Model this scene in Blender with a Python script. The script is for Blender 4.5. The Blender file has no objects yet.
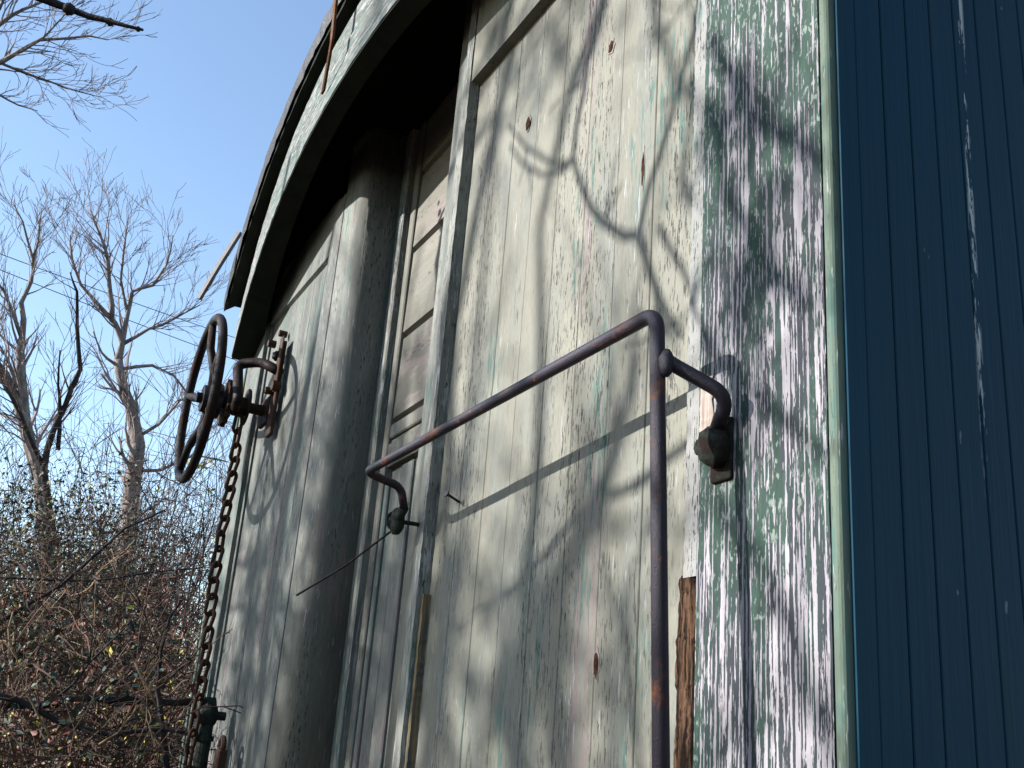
import bpy, math, random
import numpy as np
from mathutils import Vector, Matrix
R_ = math.radians
SC = bpy.context.scene
COL = SC.collection
EYE = 1.6                                   # eye height; all z below are relative to the eye
# ------------------------------------------------------------------ camera
YAW, PIT, ROL, FPX = 1.12269169, 0.33485541, 0.07961414, 1063.78
cF = np.array([-math.sin(YAW)*math.cos(PIT), math.cos(YAW)*math.cos(PIT), math.sin(PIT)])
_r = np.array([math.cos(YAW), math.sin(YAW), 0.0]); _u = np.cross(_r, cF)
cR = _r*math.cos(ROL)+_u*math.sin(ROL); cU = -_r*math.sin(ROL)+_u*math.cos(ROL)
cam = bpy.data.cameras.new('camera'); camo = bpy.data.objects.new('camera', cam); COL.objects.link(camo)
cam.sensor_width = 36; cam.lens = FPX/1024*36; cam.clip_start = .05; cam.clip_end = 2000
camo.matrix_world = Matrix(((cR[0], cU[0], -cF[0], 0), (cR[1], cU[1], -cF[1], 0), (cR[2], cU[2], -cF[2], EYE), (0, 0, 0, 1)))
SC.camera = camo
# ------------------------------------------------------------------ light
LD = np.array([.293, 1.0, -.459])           # direction the sunlight travels, per metre of depth
sun_el = math.atan2(.459, math.hypot(.293, 1)); sx, sy = -.293, -1.0
w = bpy.data.worlds.new('World'); SC.world = w; w.use_nodes = True
nt = w.node_tree; bg = nt.nodes['Background']; sk = nt.nodes.new('ShaderNodeTexSky')
sk.sky_type = 'NISHITA'; sk.sun_disc = False; sk.sun_elevation = sun_el
sk.sun_rotation = math.atan2(sx, sy); sk.air_density = 1.0; sk.dust_density = .4; sk.ozone_density = 1.2
nt.links.new(sk.outputs[0], bg.inputs[0]); bg.inputs[1].default_value = .108
sl = bpy.data.lights.new('sun', 'SUN'); sl.energy = 4.6; sl.angle = R_(.53); sl.color = (1, .955, .90)
so = bpy.data.objects.new('sun', sl); COL.objects.link(so); so.location = (-3, -10, 8)
so.rotation_euler = Vector(LD).to_track_quat('-Z', 'Y').to_euler()
SC.view_settings.view_transform = 'Standard'; SC.view_settings.look = 'None'
SC.view_settings.gamma = 1; SC.view_settings.exposure = 1.55; SC.view_settings.use_curve_mapping = False

# ------------------------------------------------------------------ helpers
def ray(x, y): return cR*(x-512)+cU*(384-y)+cF*FPX
def wy(x, y, Y):                            # point of a pixel's ray at depth Y (rel. eye)
    r = ray(x, y); return r*Y/r[1]
def at(x, y, d):
    r = ray(x, y); return r*d/np.linalg.norm(r)
def tag(o, label=None, cat=None, group=None, kind=None):
    if label: o['label'] = label
    if cat: o['category'] = cat
    if group: o['group'] = group
    if kind: o['kind'] = kind
    return o
ORG = {}
def empty(name, loc):
    o = bpy.data.objects.new(name, None); COL.objects.link(o); o.empty_display_size = .1
    o.location = (loc[0], loc[1], loc[2]+EYE); ORG[o] = np.array(loc, float); return o
class MB:
    def __init__(s): s.v = []; s.f = []; s.m = []
    def add(s, vs, fs, mi=0):
        n = len(s.v); s.v += [tuple(p) for p in vs]; s.f += [tuple(i+n for i in f) for f in fs]; s.m += [mi]*len(fs)
    def box(s, x0, x1, y0, y1, z0, z1, c=0.0, mi=0):
        if c <= 0:
            vs = [(x, y, z) for x in (x0, x1) for y in (y0, y1) for z in (z0, z1)]
            s.add(vs, [(0,1,3,2), (4,6,7,5), (0,4,5,1), (2,3,7,6), (0,2,6,4), (1,5,7,3)], mi); return
        # chamfered vertical/front edges
        P = [(x0+c, y0), (x1-c, y0), (x1, y0+c), (x1, y1), (x0, y1), (x0, y0+c)]
        lev = [(z0, c), (z0+c, 0), (z1-c, 0), (z1, c)]
        vs = []
        for z, k in lev:
            for (x, y) in P:
                cx, cy = (x0+x1)/2, y1
                dx = k if x < cx else -k
                vs.append((x+dx*(1 if k else 0), y+(k if y < y1 else 0), z))
        fs = []
        for i in range(3):
            for j in range(6):
                a = i*6+j; b = i*6+(j+1) % 6; fs.append((a, b, b+6, a+6))
        fs += [tuple(range(5, -1, -1)), tuple(range(18, 24))]
        s.add(vs, fs, mi)
    def tube(s, pts, rad, n=8, mi=0, cap=True):
        pts = [np.array(p, float) for p in pts]
        if not hasattr(rad, '__len__'): rad = [rad]*len(pts)
        t0 = pts[1]-pts[0]; t0 /= np.linalg.norm(t0)+1e-12
        up = np.array([0, 0, 1.]) if abs(t0[2]) < .9 else np.array([1., 0, 0])
        a = np.cross(t0, up); a /= np.linalg.norm(a)
        base = len(s.v)
        for i, p in enumerate(pts):
            t = (pts[i+1]-p) if i == 0 else ((p-pts[i-1]) if i == len(pts)-1 else (pts[i+1]-pts[i-1]))
            t = t/(np.linalg.norm(t)+1e-12)
            a = a-t*(a@t); a /= np.linalg.norm(a)+1e-12; b = np.cross(t, a)
            for k in range(n):
                q = 2*math.pi*k/n; s.v.append(tuple(p+(a*math.cos(q)+b*math.sin(q))*rad[i]))
        for i in range(len(pts)-1):
            for k in range(n):
                k2 = (k+1) % n; s.f.append((base+i*n+k, base+i*n+k2, base+(i+1)*n+k2, base+(i+1)*n+k)); s.m.append(mi)
        if cap:
            s.f.append(tuple(base+k for k in range(n-1, -1, -1))); s.m.append(mi)
            e = base+(len(pts)-1)*n; s.f.append(tuple(e+k for k in range(n))); s.m.append(mi)
    def ring(s, c, R, r, ax=1, n=48, m=10, a0=0, a1=2*math.pi, M=None, mi=0):
        full = abs(a1-a0-2*math.pi) < 1e-6; pts = []
        for i in range(n if full else n+1):
            q = a0+(a1-a0)*i/n; d = [R*math.cos(q), R*math.sin(q)]
            p = np.array({0: (0, d[0], d[1]), 1: (d[0], 0, d[1]), 2: (d[0], d[1], 0)}[ax], float)
            pts.append(p)
        base = len(s.v); e = {0: np.array([1., 0, 0]), 1: np.array([0, 1., 0]), 2: np.array([0, 0, 1.])}[ax]
        for p in pts:
            u = p/R
            for k in range(m):
                q = 2*math.pi*k/m; v = p+(u*math.cos(q)+e*math.sin(q))*r
                if M is not None: v = M@v
                s.v.append(tuple(v+np.array(c)))
        L = len(pts)
        for i in range(L if full else L-1):
            for k in range(m):
                k2 = (k+1) % m; i2 = (i+1) % L
                s.f.append((base+i*m+k, base+i*m+k2, base+i2*m+k2, base+i2*m+k)); s.m.append(mi)
    def cyl(s, p0, p1, r0, r1=None, n=16, mi=0): s.tube([p0, p1], [r0, r0 if r1 is None else r1], n, mi)
    def lump(s, c, r, seed=0, n=8, sq=(1, 1, 1), amp=.15):
        rnd = random.Random(seed); vs = []; fs = []
        for i in range(n+1):
            th = math.pi*i/n
            for k in range(n*2):
                ph = math.pi*k/n; rr = r*(1+rnd.uniform(-amp, amp)*(0 if i in (0, n) else 1))
                vs.append((c[0]+rr*sq[0]*math.sin(th)*math.cos(ph), c[1]+rr*sq[1]*math.sin(th)*math.sin(ph), c[2]+rr*sq[2]*math.cos(th)))
        for i in range(n):
            for k in range(n*2):
                k2 = (k+1) % (n*2); fs.append((i*2*n+k, i*2*n+k2, (i+1)*2*n+k2, (i+1)*2*n+k))
        s.add(vs, fs)
    def build(s, name, mat, parent=None, smooth=False, bevel=0, autosm=None):
        org = None
        if parent is not None:
            org = ORG[parent]
        else:
            V = np.array(s.v); org = np.array([(V[:, 0].min()+V[:, 0].max())/2, (V[:, 1].min()+V[:, 1].max())/2, V[:, 2].min()])
        me = bpy.data.meshes.new(name)
        me.from_pydata([tuple(np.array(v)-org) for v in s.v], [], s.f)
        for mm in (mat if isinstance(mat, (list, tuple)) else [mat]): me.materials.append(mm)
        me.polygons.foreach_set('material_index', s.m)
        if smooth: me.polygons.foreach_set('use_smooth', [True]*len(me.polygons))
        me.update()
        o = bpy.data.objects.new(name, me); COL.objects.link(o); ORG[o] = org
        if parent is not None: o.parent = parent
        else: o.location = (org[0], org[1], org[2]+EYE)
        if bevel:
            b = o.modifiers.new('bevel', 'BEVEL'); b.width = bevel; b.segments = 2; b.limit_method = 'ANGLE'
        return o

# ------------------------------------------------------------------ materials
class NT:
    def __init__(s, name, rough=.8, spec=.3, gain=.32):
        s.gain = gain
        s.m = bpy.data.materials.new(name); s.m.use_nodes = True; s.t = s.m.node_tree
        s.b = s.t.nodes['Principled BSDF']; s.b.inputs['Roughness'].default_value = rough
        s.b.inputs['Specular IOR Level'].default_value = spec
        s.tc = s.t.nodes.new('ShaderNodeTexCoord')
    def L(s, a, b): s.t.links.new(a, b)
    def noise(s, scale=(1, 1, 1), sc=1, det=3, rough=.55, off=0, dist=0):
        m = s.t.nodes.new('ShaderNodeMapping'); m.inputs['Scale'].default_value = scale
        m.inputs['Location'].default_value = (off*7.31, off*3.17, off*5.77)
        s.L(s.tc.outputs['Object'], m.inputs['Vector'])
        n = s.t.nodes.new('ShaderNodeTexNoise'); n.inputs['Scale'].default_value = sc
        n.inputs['Detail'].default_value = det; n.inputs['Roughness'].default_value = rough
        n.inputs['Distortion'].default_value = dist
        s.L(m.outputs[0], n.inputs['Vector']); return n.outputs['Fac']
    def ramp(s, f, stops):
        r = s.t.nodes.new('ShaderNodeValToRGB'); e = r.color_ramp.elements
        for i, (p, c) in enumerate(stops):
            el = e[i] if i < 2 else e.new(p)
            el.position = p
        for i, (p, c) in enumerate(stops):
            e[i].position = p; e[i].color = (c, c, c, 1) if not hasattr(c, '__len__') else (*c, 1)
        s.L(f, r.inputs['Fac']); return r.outputs['Color']
    def th(s, f, lo, hi):                    # smooth threshold 0..1
        r = s.t.nodes.new('ShaderNodeMapRange'); r.inputs['From Min'].default_value = lo; r.inputs['From Max'].default_value = hi
        s.L(f, r.inputs['Value']); return r.outputs['Result']
    def math(s, op, a, b):
        n = s.t.nodes.new('ShaderNodeMath'); n.operation = op
        for i, v in enumerate((a, b)):
            if hasattr(v, 'is_linked') or hasattr(v, 'links'): s.L(v, n.inputs[i])
            else: n.inputs[i].default_value = v
        return n.outputs[0]
    def mix(s, f, a, b, mode='MIX'):
        n = s.t.nodes.new('ShaderNodeMix'); n.data_type = 'RGBA'; n.blend_type = mode
        if hasattr(f, 'links'): s.L(f, n.inputs[0])
        else: n.inputs[0].default_value = f
        for v, i in ((a, 6), (b, 7)):
            if hasattr(v, 'links'): s.L(v, n.inputs[i])
            else: n.inputs[i].default_value = (*v, 1)
        return n.outputs[2]
    def bump(s, h, strength=.3, dist=.002):
        b = s.t.nodes.new('ShaderNodeBump'); b.inputs['Strength'].default_value = strength; b.inputs['Distance'].default_value = dist
        s.L(h, b.inputs['Height']); s.L(b.outputs[0], s.b.inputs['Normal'])
    def z(s):
        x = s.t.nodes.new('ShaderNodeSeparateXYZ'); s.L(s.tc.outputs['Object'], x.inputs[0]); return x.outputs
    def col(s, c):
        c = s.mix(1.0, c, (s.gain,)*3, 'MULTIPLY'); s.L(c, s.b.inputs['Base Color']); return s.m

def paint(name, c1, c2, patch=.5, checks=.5, teal=.55, ax='z', under=(.07, .065, .06), white=.635, seed=0, pinks=True, grey=None):
    """old oil paint on boards: tone drift, fine checks along the grain, flakes, older coats showing"""
    n = NT(name, .72, .25)
    def st(a, b): return (a, a, b) if ax == 'z' else (b, a, a)
    tone = n.noise(st(6, .9), 1, 3, .6, seed)
    tone2 = n.noise(st(45, 1.1), 1, 3, .6, seed+1)
    base = n.mix(n.th(n.math('ADD', n.math('MULTIPLY', tone, .6), n.math('MULTIPLY', tone2, .4)), .38, .62), c1, c2)
    fl_ = n.t.nodes.new('ShaderNodeTexWhiteNoise'); fl_.noise_dimensions = '1D'
    n.L(n.math('FLOOR', n.math('DIVIDE', n.math('SUBTRACT', n.z()[0 if ax == 'z' else 2], (-1.772-(-2.23)) if ax == 'z' else .9), .09425 if ax == 'z' else .24), 0), fl_.inputs['W'])
    base = n.mix(n.math('MULTIPLY', fl_.outputs['Value'], .30), base, tuple(x*.62 for x in c1))
    if grey: base = n.mix(n.th(n.noise(st(14, 2.5), 1, 4, .65, seed+11), .45, .62), base, grey)
    fine = n.noise(st(260, 60), 1, 2, .6, seed+2)
    base = n.mix(n.math('MULTIPLY', n.th(fine, .3, .7), .14), base, under)
    # older coats
    m = n.math('MULTIPLY', n.th(n.noise(st(9, 2.5), 1, 2, .5, seed+3), teal, teal+.06), n.th(n.noise(st(110, 14), 1, 3, .6, seed+4), .5, .6))
    base = n.mix(m, base, (.16, .30, .26))
    if pinks:
        m = n.math('MULTIPLY', n.th(n.noise(st(7, 1.7), 1, 2, .5, seed+5), .57, .63), n.th(n.noise(st(90, 9), 1, 3, .6, seed+6), .47, .6))
        base = n.mix(m, base, (.46, .37, .36))
    # white flaked edges
    zone = n.th(n.noise(st(13, 1.6), 1, 3, .6, seed+7), patch-.06, patch+.1)
    fl = n.th(n.noise(st(170, 16), 1, 3, .65, seed+8), white, white+.03)
    base = n.mix(n.math('MULTIPLY', fl, zone), base, (.72, .72, .74))
    # checks: little dark slits
    ck = n.th(n.noise(st(290, 40), 1, 4, .68, seed+9), .637-.05*checks, .647-.05*checks)
    zone2 = n.th(n.noise(st(15, 1.2), 1, 3, .6, seed+10), .47, .58)
    ck2 = n.math('MULTIPLY', ck, n.math('ADD', n.math('MULTIPLY', zone2, .85), .12))
    base = n.mix(ck2, base, under)
    h = n.math('SUBTRACT', n.math('ADD', n.math('MULTIPLY', fine, .3), n.math('MULTIPLY', n.noise(st(90, 5), 1, 4, .6, seed+12), .8)), ck2)
    n.bump(h, .65, .0018)
    return n.col(base)

def worn_post(name, seed=0, green=.5):
    """corner post: lilac-white primer in long ridges over dark grain, the green top coat left in patches"""
    n = NT(name, .75, .25); st = lambda a, b: (a, a, b)
    ridge = n.noise(st(250, 4.5), 1, 3, .55, seed, .1); brk = n.noise(st(330, 38), 1, 3, .65, seed+1); mid = n.noise(st(60, 9), 1, 4, .65, seed+6)
    big = n.noise(st(11, 2.6), 1, 4, .62, seed+2); z = n.z()[2]
    x = n.z()[0]; lf = n.math('MULTIPLY', n.math('SUBTRACT', 1.0, n.th(x, 1.285, 1.305)), .09)     # left margin keeps its green
    gz = n.math('MULTIPLY', n.math('SUBTRACT', z, 1.15), .14)
    gm = n.th(n.math('ADD', n.math('ADD', n.math('ADD', big, gz), lf), n.math('MULTIPLY', n.math('SUBTRACT', mid, .5), .6)), .45, .55)
    k = n.math('ADD', n.math('ADD', n.math('MULTIPLY', ridge, .48), n.math('MULTIPLY', brk, .32)), n.math('MULTIPLY', mid, .20))
    k = n.math('SUBTRACT', k, n.math('MULTIPLY', gm, .050))
    grn = n.mix(n.th(n.noise(st(60, 9), 1, 4, .65, seed+3), .35, .65), (.018, .062, .048), (.055, .145, .105))
    grn = n.mix(n.th(n.noise(st(130, 60), 1, 3, .6, seed+7), .57, .62), grn, (.36, .45, .40))
    dark = n.mix(n.th(n.noise(st(40, 4), 1, 3, .6, seed+8), .4, .6), (.05, .06, .085), (.035, .085, .075))
    low = n.mix(gm, dark, grn)
    wht = n.mix(n.th(n.noise(st(50, 3), 1, 3, .6, seed+4), .35, .65), (.46, .43, .50), (.76, .72, .78))
    m = n.th(k, green-.018, green-.006)
    c = n.mix(m, low, wht)
    n.bump(n.math('ADD', n.math('MULTIPLY', m, .6), n.math('ADD', n.math('MULTIPLY', ridge, .5), n.math('MULTIPLY', brk, .4))), .9, .0025)
    return n.col(c)

def iron(name, base=(.045, .042, .05), rust=(.22, .085, .035), amt=.58, rough=.42, spec=.5, sc=60):
    n = NT(name, rough, spec)
    a = n.noise((1, 1, 1), sc, 5, .7, 1); b = n.noise((1, 1, 1), sc/6, 3, .6, 2)
    m = n.th(n.math('ADD', n.math('MULTIPLY', a, .5), n.math('MULTIPLY', b, .5)), amt-.05, amt+.04)
    c = n.mix(m, base, n.mix(n.noise((1, 1, 1), sc*3, 3, .6, 4), rust, tuple(x*.45 for x in rust)))
    n.L(n.math('ADD', n.math('MULTIPLY', m, .35), rough), n.b.inputs['Roughness'])
    n.bump(n.noise((1, 1, 1), sc*4, 5, .75, 5), .8, .0015); return n.col(c)

def simple(name, c1, c2, sc=20, rough=.85, spec=.2, bump=.3, bd=.002, stretch=(1, 1, 1), lo=.35, hi=.65, gain=.32):
    n = NT(name, rough, spec, gain); f = n.noise(stretch, sc, 5, .65, 1)
    n.bump(n.noise(stretch, sc*3, 4, .7, 2), bump, bd); return n.col(n.mix(n.th(f, lo, hi), c1, c2))

M = {}
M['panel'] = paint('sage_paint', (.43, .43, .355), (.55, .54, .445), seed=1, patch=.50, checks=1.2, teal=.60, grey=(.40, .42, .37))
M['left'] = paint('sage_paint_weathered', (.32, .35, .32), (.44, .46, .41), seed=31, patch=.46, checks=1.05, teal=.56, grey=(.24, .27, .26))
M['stile'] = paint('chipped_stile_paint', (.42, .44, .38), (.52, .53, .46), seed=51, patch=.4, checks=.9, white=.56, grey=(.22, .24, .23))
M['strip'] = paint('chipped_strip_paint', (.55, .56, .54), (.66, .66, .66), seed=61, patch=.4, checks=1.0, teal=.45)
M['post'] = worn_post('worn_green_post', 3, .509)
M['rpost'] = paint('rounded_post_paint', (.38, .41, .37), (.50, .51, .45), seed=71, patch=.46, checks=1.0, teal=.56, grey=(.30, .31, .28))
M['bead'] = paint('bead_paint', (.17, .27, .20), (.34, .44, .34), seed=81, patch=.4, checks=.6, teal=.4, pinks=False)
M['door'] = paint('door_paint', (.38, .38, .31), (.48, .47, .40), seed=91, patch=.5, checks=.9, grey=(.28, .28, .26))
M['slat'] = paint('slat_bare_wood', (.33, .32, .27), (.46, .45, .38), seed=101, patch=.6, checks=.8, ax='x', teal=.7)
M['fascia'] = paint('fascia_paint', (.22, .28, .24), (.44, .44, .41), seed=111, patch=.4, checks=1.1, teal=.42, ax='x', white=.55)
M['dark'] = simple('near_black_underside', (.006, .006, .005), (.014, .013, .010), 8, .95, .05)  # near-black colour for roof, overhang ceiling and floor
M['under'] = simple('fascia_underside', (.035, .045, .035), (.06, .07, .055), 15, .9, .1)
M['iron'] = iron('dark_painted_iron', (.040, .034, .060), (.40, .15, .06), amt=.60, sc=100, rough=.42, spec=.3)
M['rail'] = iron('rail_iron', (.050, .040, .070), (.50, .17, .07), amt=.585, rough=.45, spec=.3, sc=110)
M['rust'] = iron('rusty_iron', (.04, .03, .026), (.16, .07, .035), amt=.45, rough=.6, spec=.35)
M['rustb'] = iron('bright_rust', (.20, .10, .05), (.42, .13, .04), amt=.5, rough=.75, spec=.2)
M['wheel'] = iron('wheel_iron', (.020, .015, .022), (.06, .022, .015), amt=.52, rough=.5, spec=.2)
M['mossy'] = iron('mossy_iron', (.035, .06, .045), (.05, .03, .022), amt=.52, rough=.7, spec=.25)
M['rot'] = simple('rotten_wood', (.04, .024, .018), (.42, .24, .145), 1, .95, .1, 1.0, .008, (170, 170, 14), .45, .62)
M['tar'] = simple('tarred_canvas', (.012, .011, .014), (.035, .03, .034), 30, .55, .4, .6, .004)
M['hole'] = simple('knot_hole', (.015, .01, .008), (.16, .06, .03), 90, .95, .1)
M['chip'] = simple('knot_rim', (.42, .36, .33), (.60, .56, .52), 120, .8, .2)
M['metal_strip'] = simple('grey_strip', (.20, .19, .20), (.34, .33, .33), 40, .6, .4)

def teal_mat():
    n = NT('teal_board_paint', .55, .08); st = (1, 1, 1)
    t = n.noise((3, 3, 1.2), 1, 3, .6, 1)
    c = n.mix(n.th(t, .35, .65), (.005, .066, .128), (.009, .086, .150))
    c = n.mix(n.math('MULTIPLY', n.th(n.noise((40, 40, 4), 1, 4, .7, 3), .55, .75), .5), c, (.03, .085, .11))
    # worn flecks strung along one board
    x = n.z(); yb = n.math('ABSOLUTE', n.math('ADD', n.math('SUBTRACT', x[1], -1.313), n.math('MULTIPLY', n.math('SUBTRACT', x[2], 1.1), -.025)), 0)
    zone = n.math('SUBTRACT', 1.0, n.th(yb, .002, .006))
    zone = n.math('MULTIPLY', zone, n.th(n.math('ADD', x[2], n.math('MULTIPLY', n.noise((2, 2, 6), 1, 2, .5, 15), .5)), 1.25, 1.40))
    fl = n.math('MULTIPLY', zone, n.th(n.noise((120, 120, 16), 1, 4, .7, 5), .50, .53))
    c = n.mix(fl, c, (.95, 1, 1))
    sp = n.th(n.noise((60, 60, 26), 1, 2, .5, 9), .765, .775)
    c = n.mix(sp, c, (.25, .32, .36))
    n.bump(n.noise((70, 70, 3), 1, 5, .7, 7), .5, .002); return n.col(c)
M['teal'] = teal_mat()
M['bark'] = simple('grey_bark', (.14, .12, .12), (.34, .30, .27), 6, .95, .1, 1, .02, (3, 3, 1), gain=.8)
M['twig'] = simple('pale_twigs', (.20, .17, .18), (.34, .29, .28), 3, .9, .1, gain=.8)
M['brown_twig'] = simple('brown_twigs', (.055, .036, .030), (.20, .13, .10), 3, .9, .1, gain=.6)
M['straw'] = simple('dry_stems', (.22, .15, .09), (.38, .28, .18), 3, .9, .1, gain=.6)
M['bark_dark'] = simple('dark_bark', (.05, .045, .05), (.11, .10, .10), 9, .9, .1, .8, .01)
def leafm(name, c):
    n = NT(name, .6, .3, .9); return n.col(n.mix(n.th(n.noise((1, 1, 1), 3, 3, .6, 1), .35, .65), tuple(x*.6 for x in c), c))
LF = [leafm('leaf_green', (.055, .07, .02)), leafm('leaf_olive', (.10, .10, .028)), leafm('leaf_brown', (.09, .045, .025)),
      leafm('leaf_red', (.14, .035, .02)), leafm('leaf_yellow', (.42, .38, .06)), leafm('leaf_dark', (.02, .045, .028))]

# ------------------------------------------------------------------ ground
YW = .72                                     # depth of the wagon's end wall
C0 = -2.23                                   # centre line of the wagon
g = MB(); N = 60; rnd = random.Random(5)
xs = [-600, -300, -150, -80]+[-60+2*i for i in range(61)]+[80, 150, 300, 600]
hts = {}
for i, x in enumerate(xs):
    for j, y in enumerate(xs):
        far = min(1, max(0, (math.hypot(x+2, y)-4)/10)); h = -1.6+far*(.12*math.sin(x*.31+y*.17)+.1*math.sin(y*.43-x*.12))
        g.v.append((x, y, h))
n = len(xs)
for i in range(n-1):
    for j in range(n-1): g.f.append((i*n+j, (i+1)*n+j, (i+1)*n+j+1, i*n+j+1)); g.m.append(0)
M['ground'] = simple('leaf_litter', (.05, .035, .02), (.16, .11, .06), 6, .95, .1, 1, .02)
tag(g.build('ground', M['ground'], smooth=True), kind='structure')

# ------------------------------------------------------------------ the wagon
WG = empty('railway_wagon', (C0, YW+1.5, -.75))
tag(WG, 'old wooden railway wagon with peeling sage end wall, arched roof and dark teal side', 'railway wagon')
Zb = -.5
XR, XL = -.745, -3.715
def mir(x): return 2*C0-x
rnd = random.Random(11)
def planks(x0, x1, z0, z1, n, y, name, mat, label=None, jit=.0012):
    m = MB(); wd = (x1-x0)/n
    for i in range(n):
        a = x0+i*wd; dy = rnd.uniform(0, jit)
        m.box(a+.0006, a+wd-.0006, y+dy, y+.03, z0, z1, .0012)
    o = m.build(name, mat, WG)
    if label: o['label'] = label
    return o
# ragged-edged vertical board
def ragged(name, mat, x0, x1, y0, y1, z0, z1, amp=.002, side='r', step=.012, seed=1, parent=None, cut=None):
    m = MB(); r = random.Random(seed); nz = int((z1-z0)/step); L = []
    for i in range(nz+1):
        z = z0+(z1-z0)*i/nz
        a = x0+(r.uniform(0, amp) if 'l' in side else 0); b = x1-(r.uniform(0, amp) if 'r' in side else 0)
        yy = y0+r.uniform(0, amp*.3)
        L.append([(a, y1, z), (a, yy, z), (b, yy, z), (b, y1, z)])
    vs = [p for l in L for p in l]; fs = []
    for i in range(nz):
        for k in range(4): fs.append((i*4+k, i*4+(k+1) % 4, i*4+4+(k+1) % 4, i*4+4+k))
    fs += [(3, 2, 1, 0), tuple(nz*4+k for k in range(4))]
    m.add(vs, fs); return m.build(name, mat, parent or WG)
YP = YW+.012                                  # planks sit a little behind the stiles
planks(-1.798, -1.018, Zb, 1.345, 8, YP, 'plank_panel', M['panel'], 'sage planked panel right of the door with tree shadows')
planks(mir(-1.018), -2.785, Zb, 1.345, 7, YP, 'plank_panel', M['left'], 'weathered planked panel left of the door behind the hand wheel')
# stiles, top rails
def wedge(name, mat, x0, x1, z0, z1, y0, y1, bev, side):
    """board with one bevelled long edge (r, l = vertical board; b = horizontal board)"""
    m = MB()
    if side in 'rl':
        pf = [(x0, y1), (x0, y0), (x1-bev, y0), (x1, y1)] if side == 'r' else [(x0, y1), (x0+bev, y0), (x1, y0), (x1, y1)]
        r = random.Random(int(z1*1000)+3); nz = 110; vs = []
        for i in range(nz+1):
            z = z0+(z1-z0)*i/nz
            for k, (x, y) in enumerate(pf):
                j = r.uniform(-.0018, .0018) if (side == 'r' and k == 2) or (side == 'l' and k == 1) else 0
                vs.append((x+j, y, z))
        fs = []
        for i in range(nz):
            for k in range(4): fs.append((i*4+k, i*4+(k+1) % 4, i*4+4+(k+1) % 4, i*4+4+k))
        fs += [(3, 2, 1, 0), tuple(nz*4+k for k in range(4))]; m.add(vs, fs)
    else:
        vs = [(x, y, z) for x in (x0, x1) for (y, z) in ((y1, z0), (y0, z0+bev), (y0, z1), (y1, z1))]
        m.add(vs, [(0, 1, 2, 3), (7, 6, 5, 4), (0, 4, 5, 1), (1, 5, 6, 2), (2, 6, 7, 3), (3, 7, 4, 0)])
    return m.build(name, mat, WG)
wedge('stile', M['stile'], -1.834, -1.797, Zb, 1.80, YW-.010, YW+.03, .004, 'r')
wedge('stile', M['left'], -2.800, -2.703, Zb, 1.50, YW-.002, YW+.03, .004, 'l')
wedge('top_rail', M['panel'], -1.796, -1.004, 1.338, 1.80, YW-.0085, YW+.03, .004, 'b')
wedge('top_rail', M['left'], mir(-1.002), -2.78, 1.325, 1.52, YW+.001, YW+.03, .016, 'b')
# narrow strip beside the corner post, rotted away low down
ragged('edge_strip', M['strip'], -1.003, -.9775, YW-.003, YW+.03, .205, 1.80, .003, 'l', .006, 4)
ragged('edge_strip', M['left'], mir(-.9775), mir(-1.003), YW+.009, YW+.03, Zb, 1.45, .002, 'r', .01, 5)
M['ochre'] = simple('bare_ochre_edge', (.22, .22, .20), (.50, .38, .20), 1, .9, .1, .8, .003, (90, 90, 9), .42, .55)
ragged('bare_edge', M['ochre'], -1.798, -1.7855, YW-.002, YW+.02, Zb, .26, .003, 'r', .008, 14)['label'] = 'ochre strip of bare wood along the foot of the stile'
M['bare'] = simple('bare_pink_wood', (.42, .33, .28), (.86, .74, .66), 1, .9, .1, .8, .002, (200, 200, 8), .35, .6)
ragged('bare_patch', M['bare'], -.9725, -.944, YW-.0078, YW, .345, .435, .004, 'lr', .006, 24)['label'] = 'scraped bare wood behind the upper rail bracket'
rt = MB(); r = random.Random(8); nz = 120
A_ = [r.uniform(0, .009) for _ in range(7)]; X_ = [r.uniform(-.003, .003) for _ in range(7)]
vs = []
for i in range(nz+1):
    if i % 9 == 0: A_ = [.6*q_+.4*r.uniform(0, .012) for q_ in A_]
    z = Zb+(.212-Zb)*i/nz
    for k in range(7):
        x = -1.024+.0495*k/6+X_[k]+r.uniform(-.0008, .0008); y = YW-.007+A_[k]+.0015*r.random()
        if k in (0, 6): y = YW+.014
        vs.append((x, y, z+(r.uniform(-.014, .006) if i == nz else 0)))
fs = [(i*7+k, i*7+k+1, i*7+8+k, i*7+7+k) for i in range(nz) for k in range(6)]
rt.add(vs, fs); o = rt.build('rotten_strip', M['rot'], WG); o['label'] = 'rotten brown wood exposed below the strip'
# corner posts
ragged('corner_post', M['post'], -.9735, -.762, YW-.006, YW+.06, Zb, 1.80, .0012, 'lr', .02, 6)['label'] = 'corner post worn to white and dark green streaks'
ragged('corner_post', M['left'], mir(-.758), mir(-.9735), YW-.004, YW+.06, Zb, 1.36, .0012, 'lr', .02, 7)
def bead(x0, x1, name, mat):
    m = MB(); n = 8; s = 1 if x1 > x0 else -1; L = []
    xc = (x0+x1)/2; rr = abs(x1-x0)/2
    pf = [(x0, YW+.05)]+[(xc-s*rr*math.cos(math.pi*k/n), YW-.006-rr*math.sin(math.pi*k/n)*.8) for k in range(n+1)]+[(x1, YW+.05)]
    vs = [(x, y, z) for z in (Zb, 1.80 if s > 0 else 1.3) for x, y in pf]; k = len(pf)
    m.add(vs, [(i, (i+1) % k, k+(i+1) % k, k+i) for i in range(k)]+[tuple(range(k-1, -1, -1)), tuple(range(k, 2*k))])
    return m.build(name, mat, WG, smooth=False)
bead(-.7575, -.7425, 'corner_bead', M['bead']); bead(mir(-.7575), mir(-.7425), 'corner_bead', M['bead'])
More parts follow.
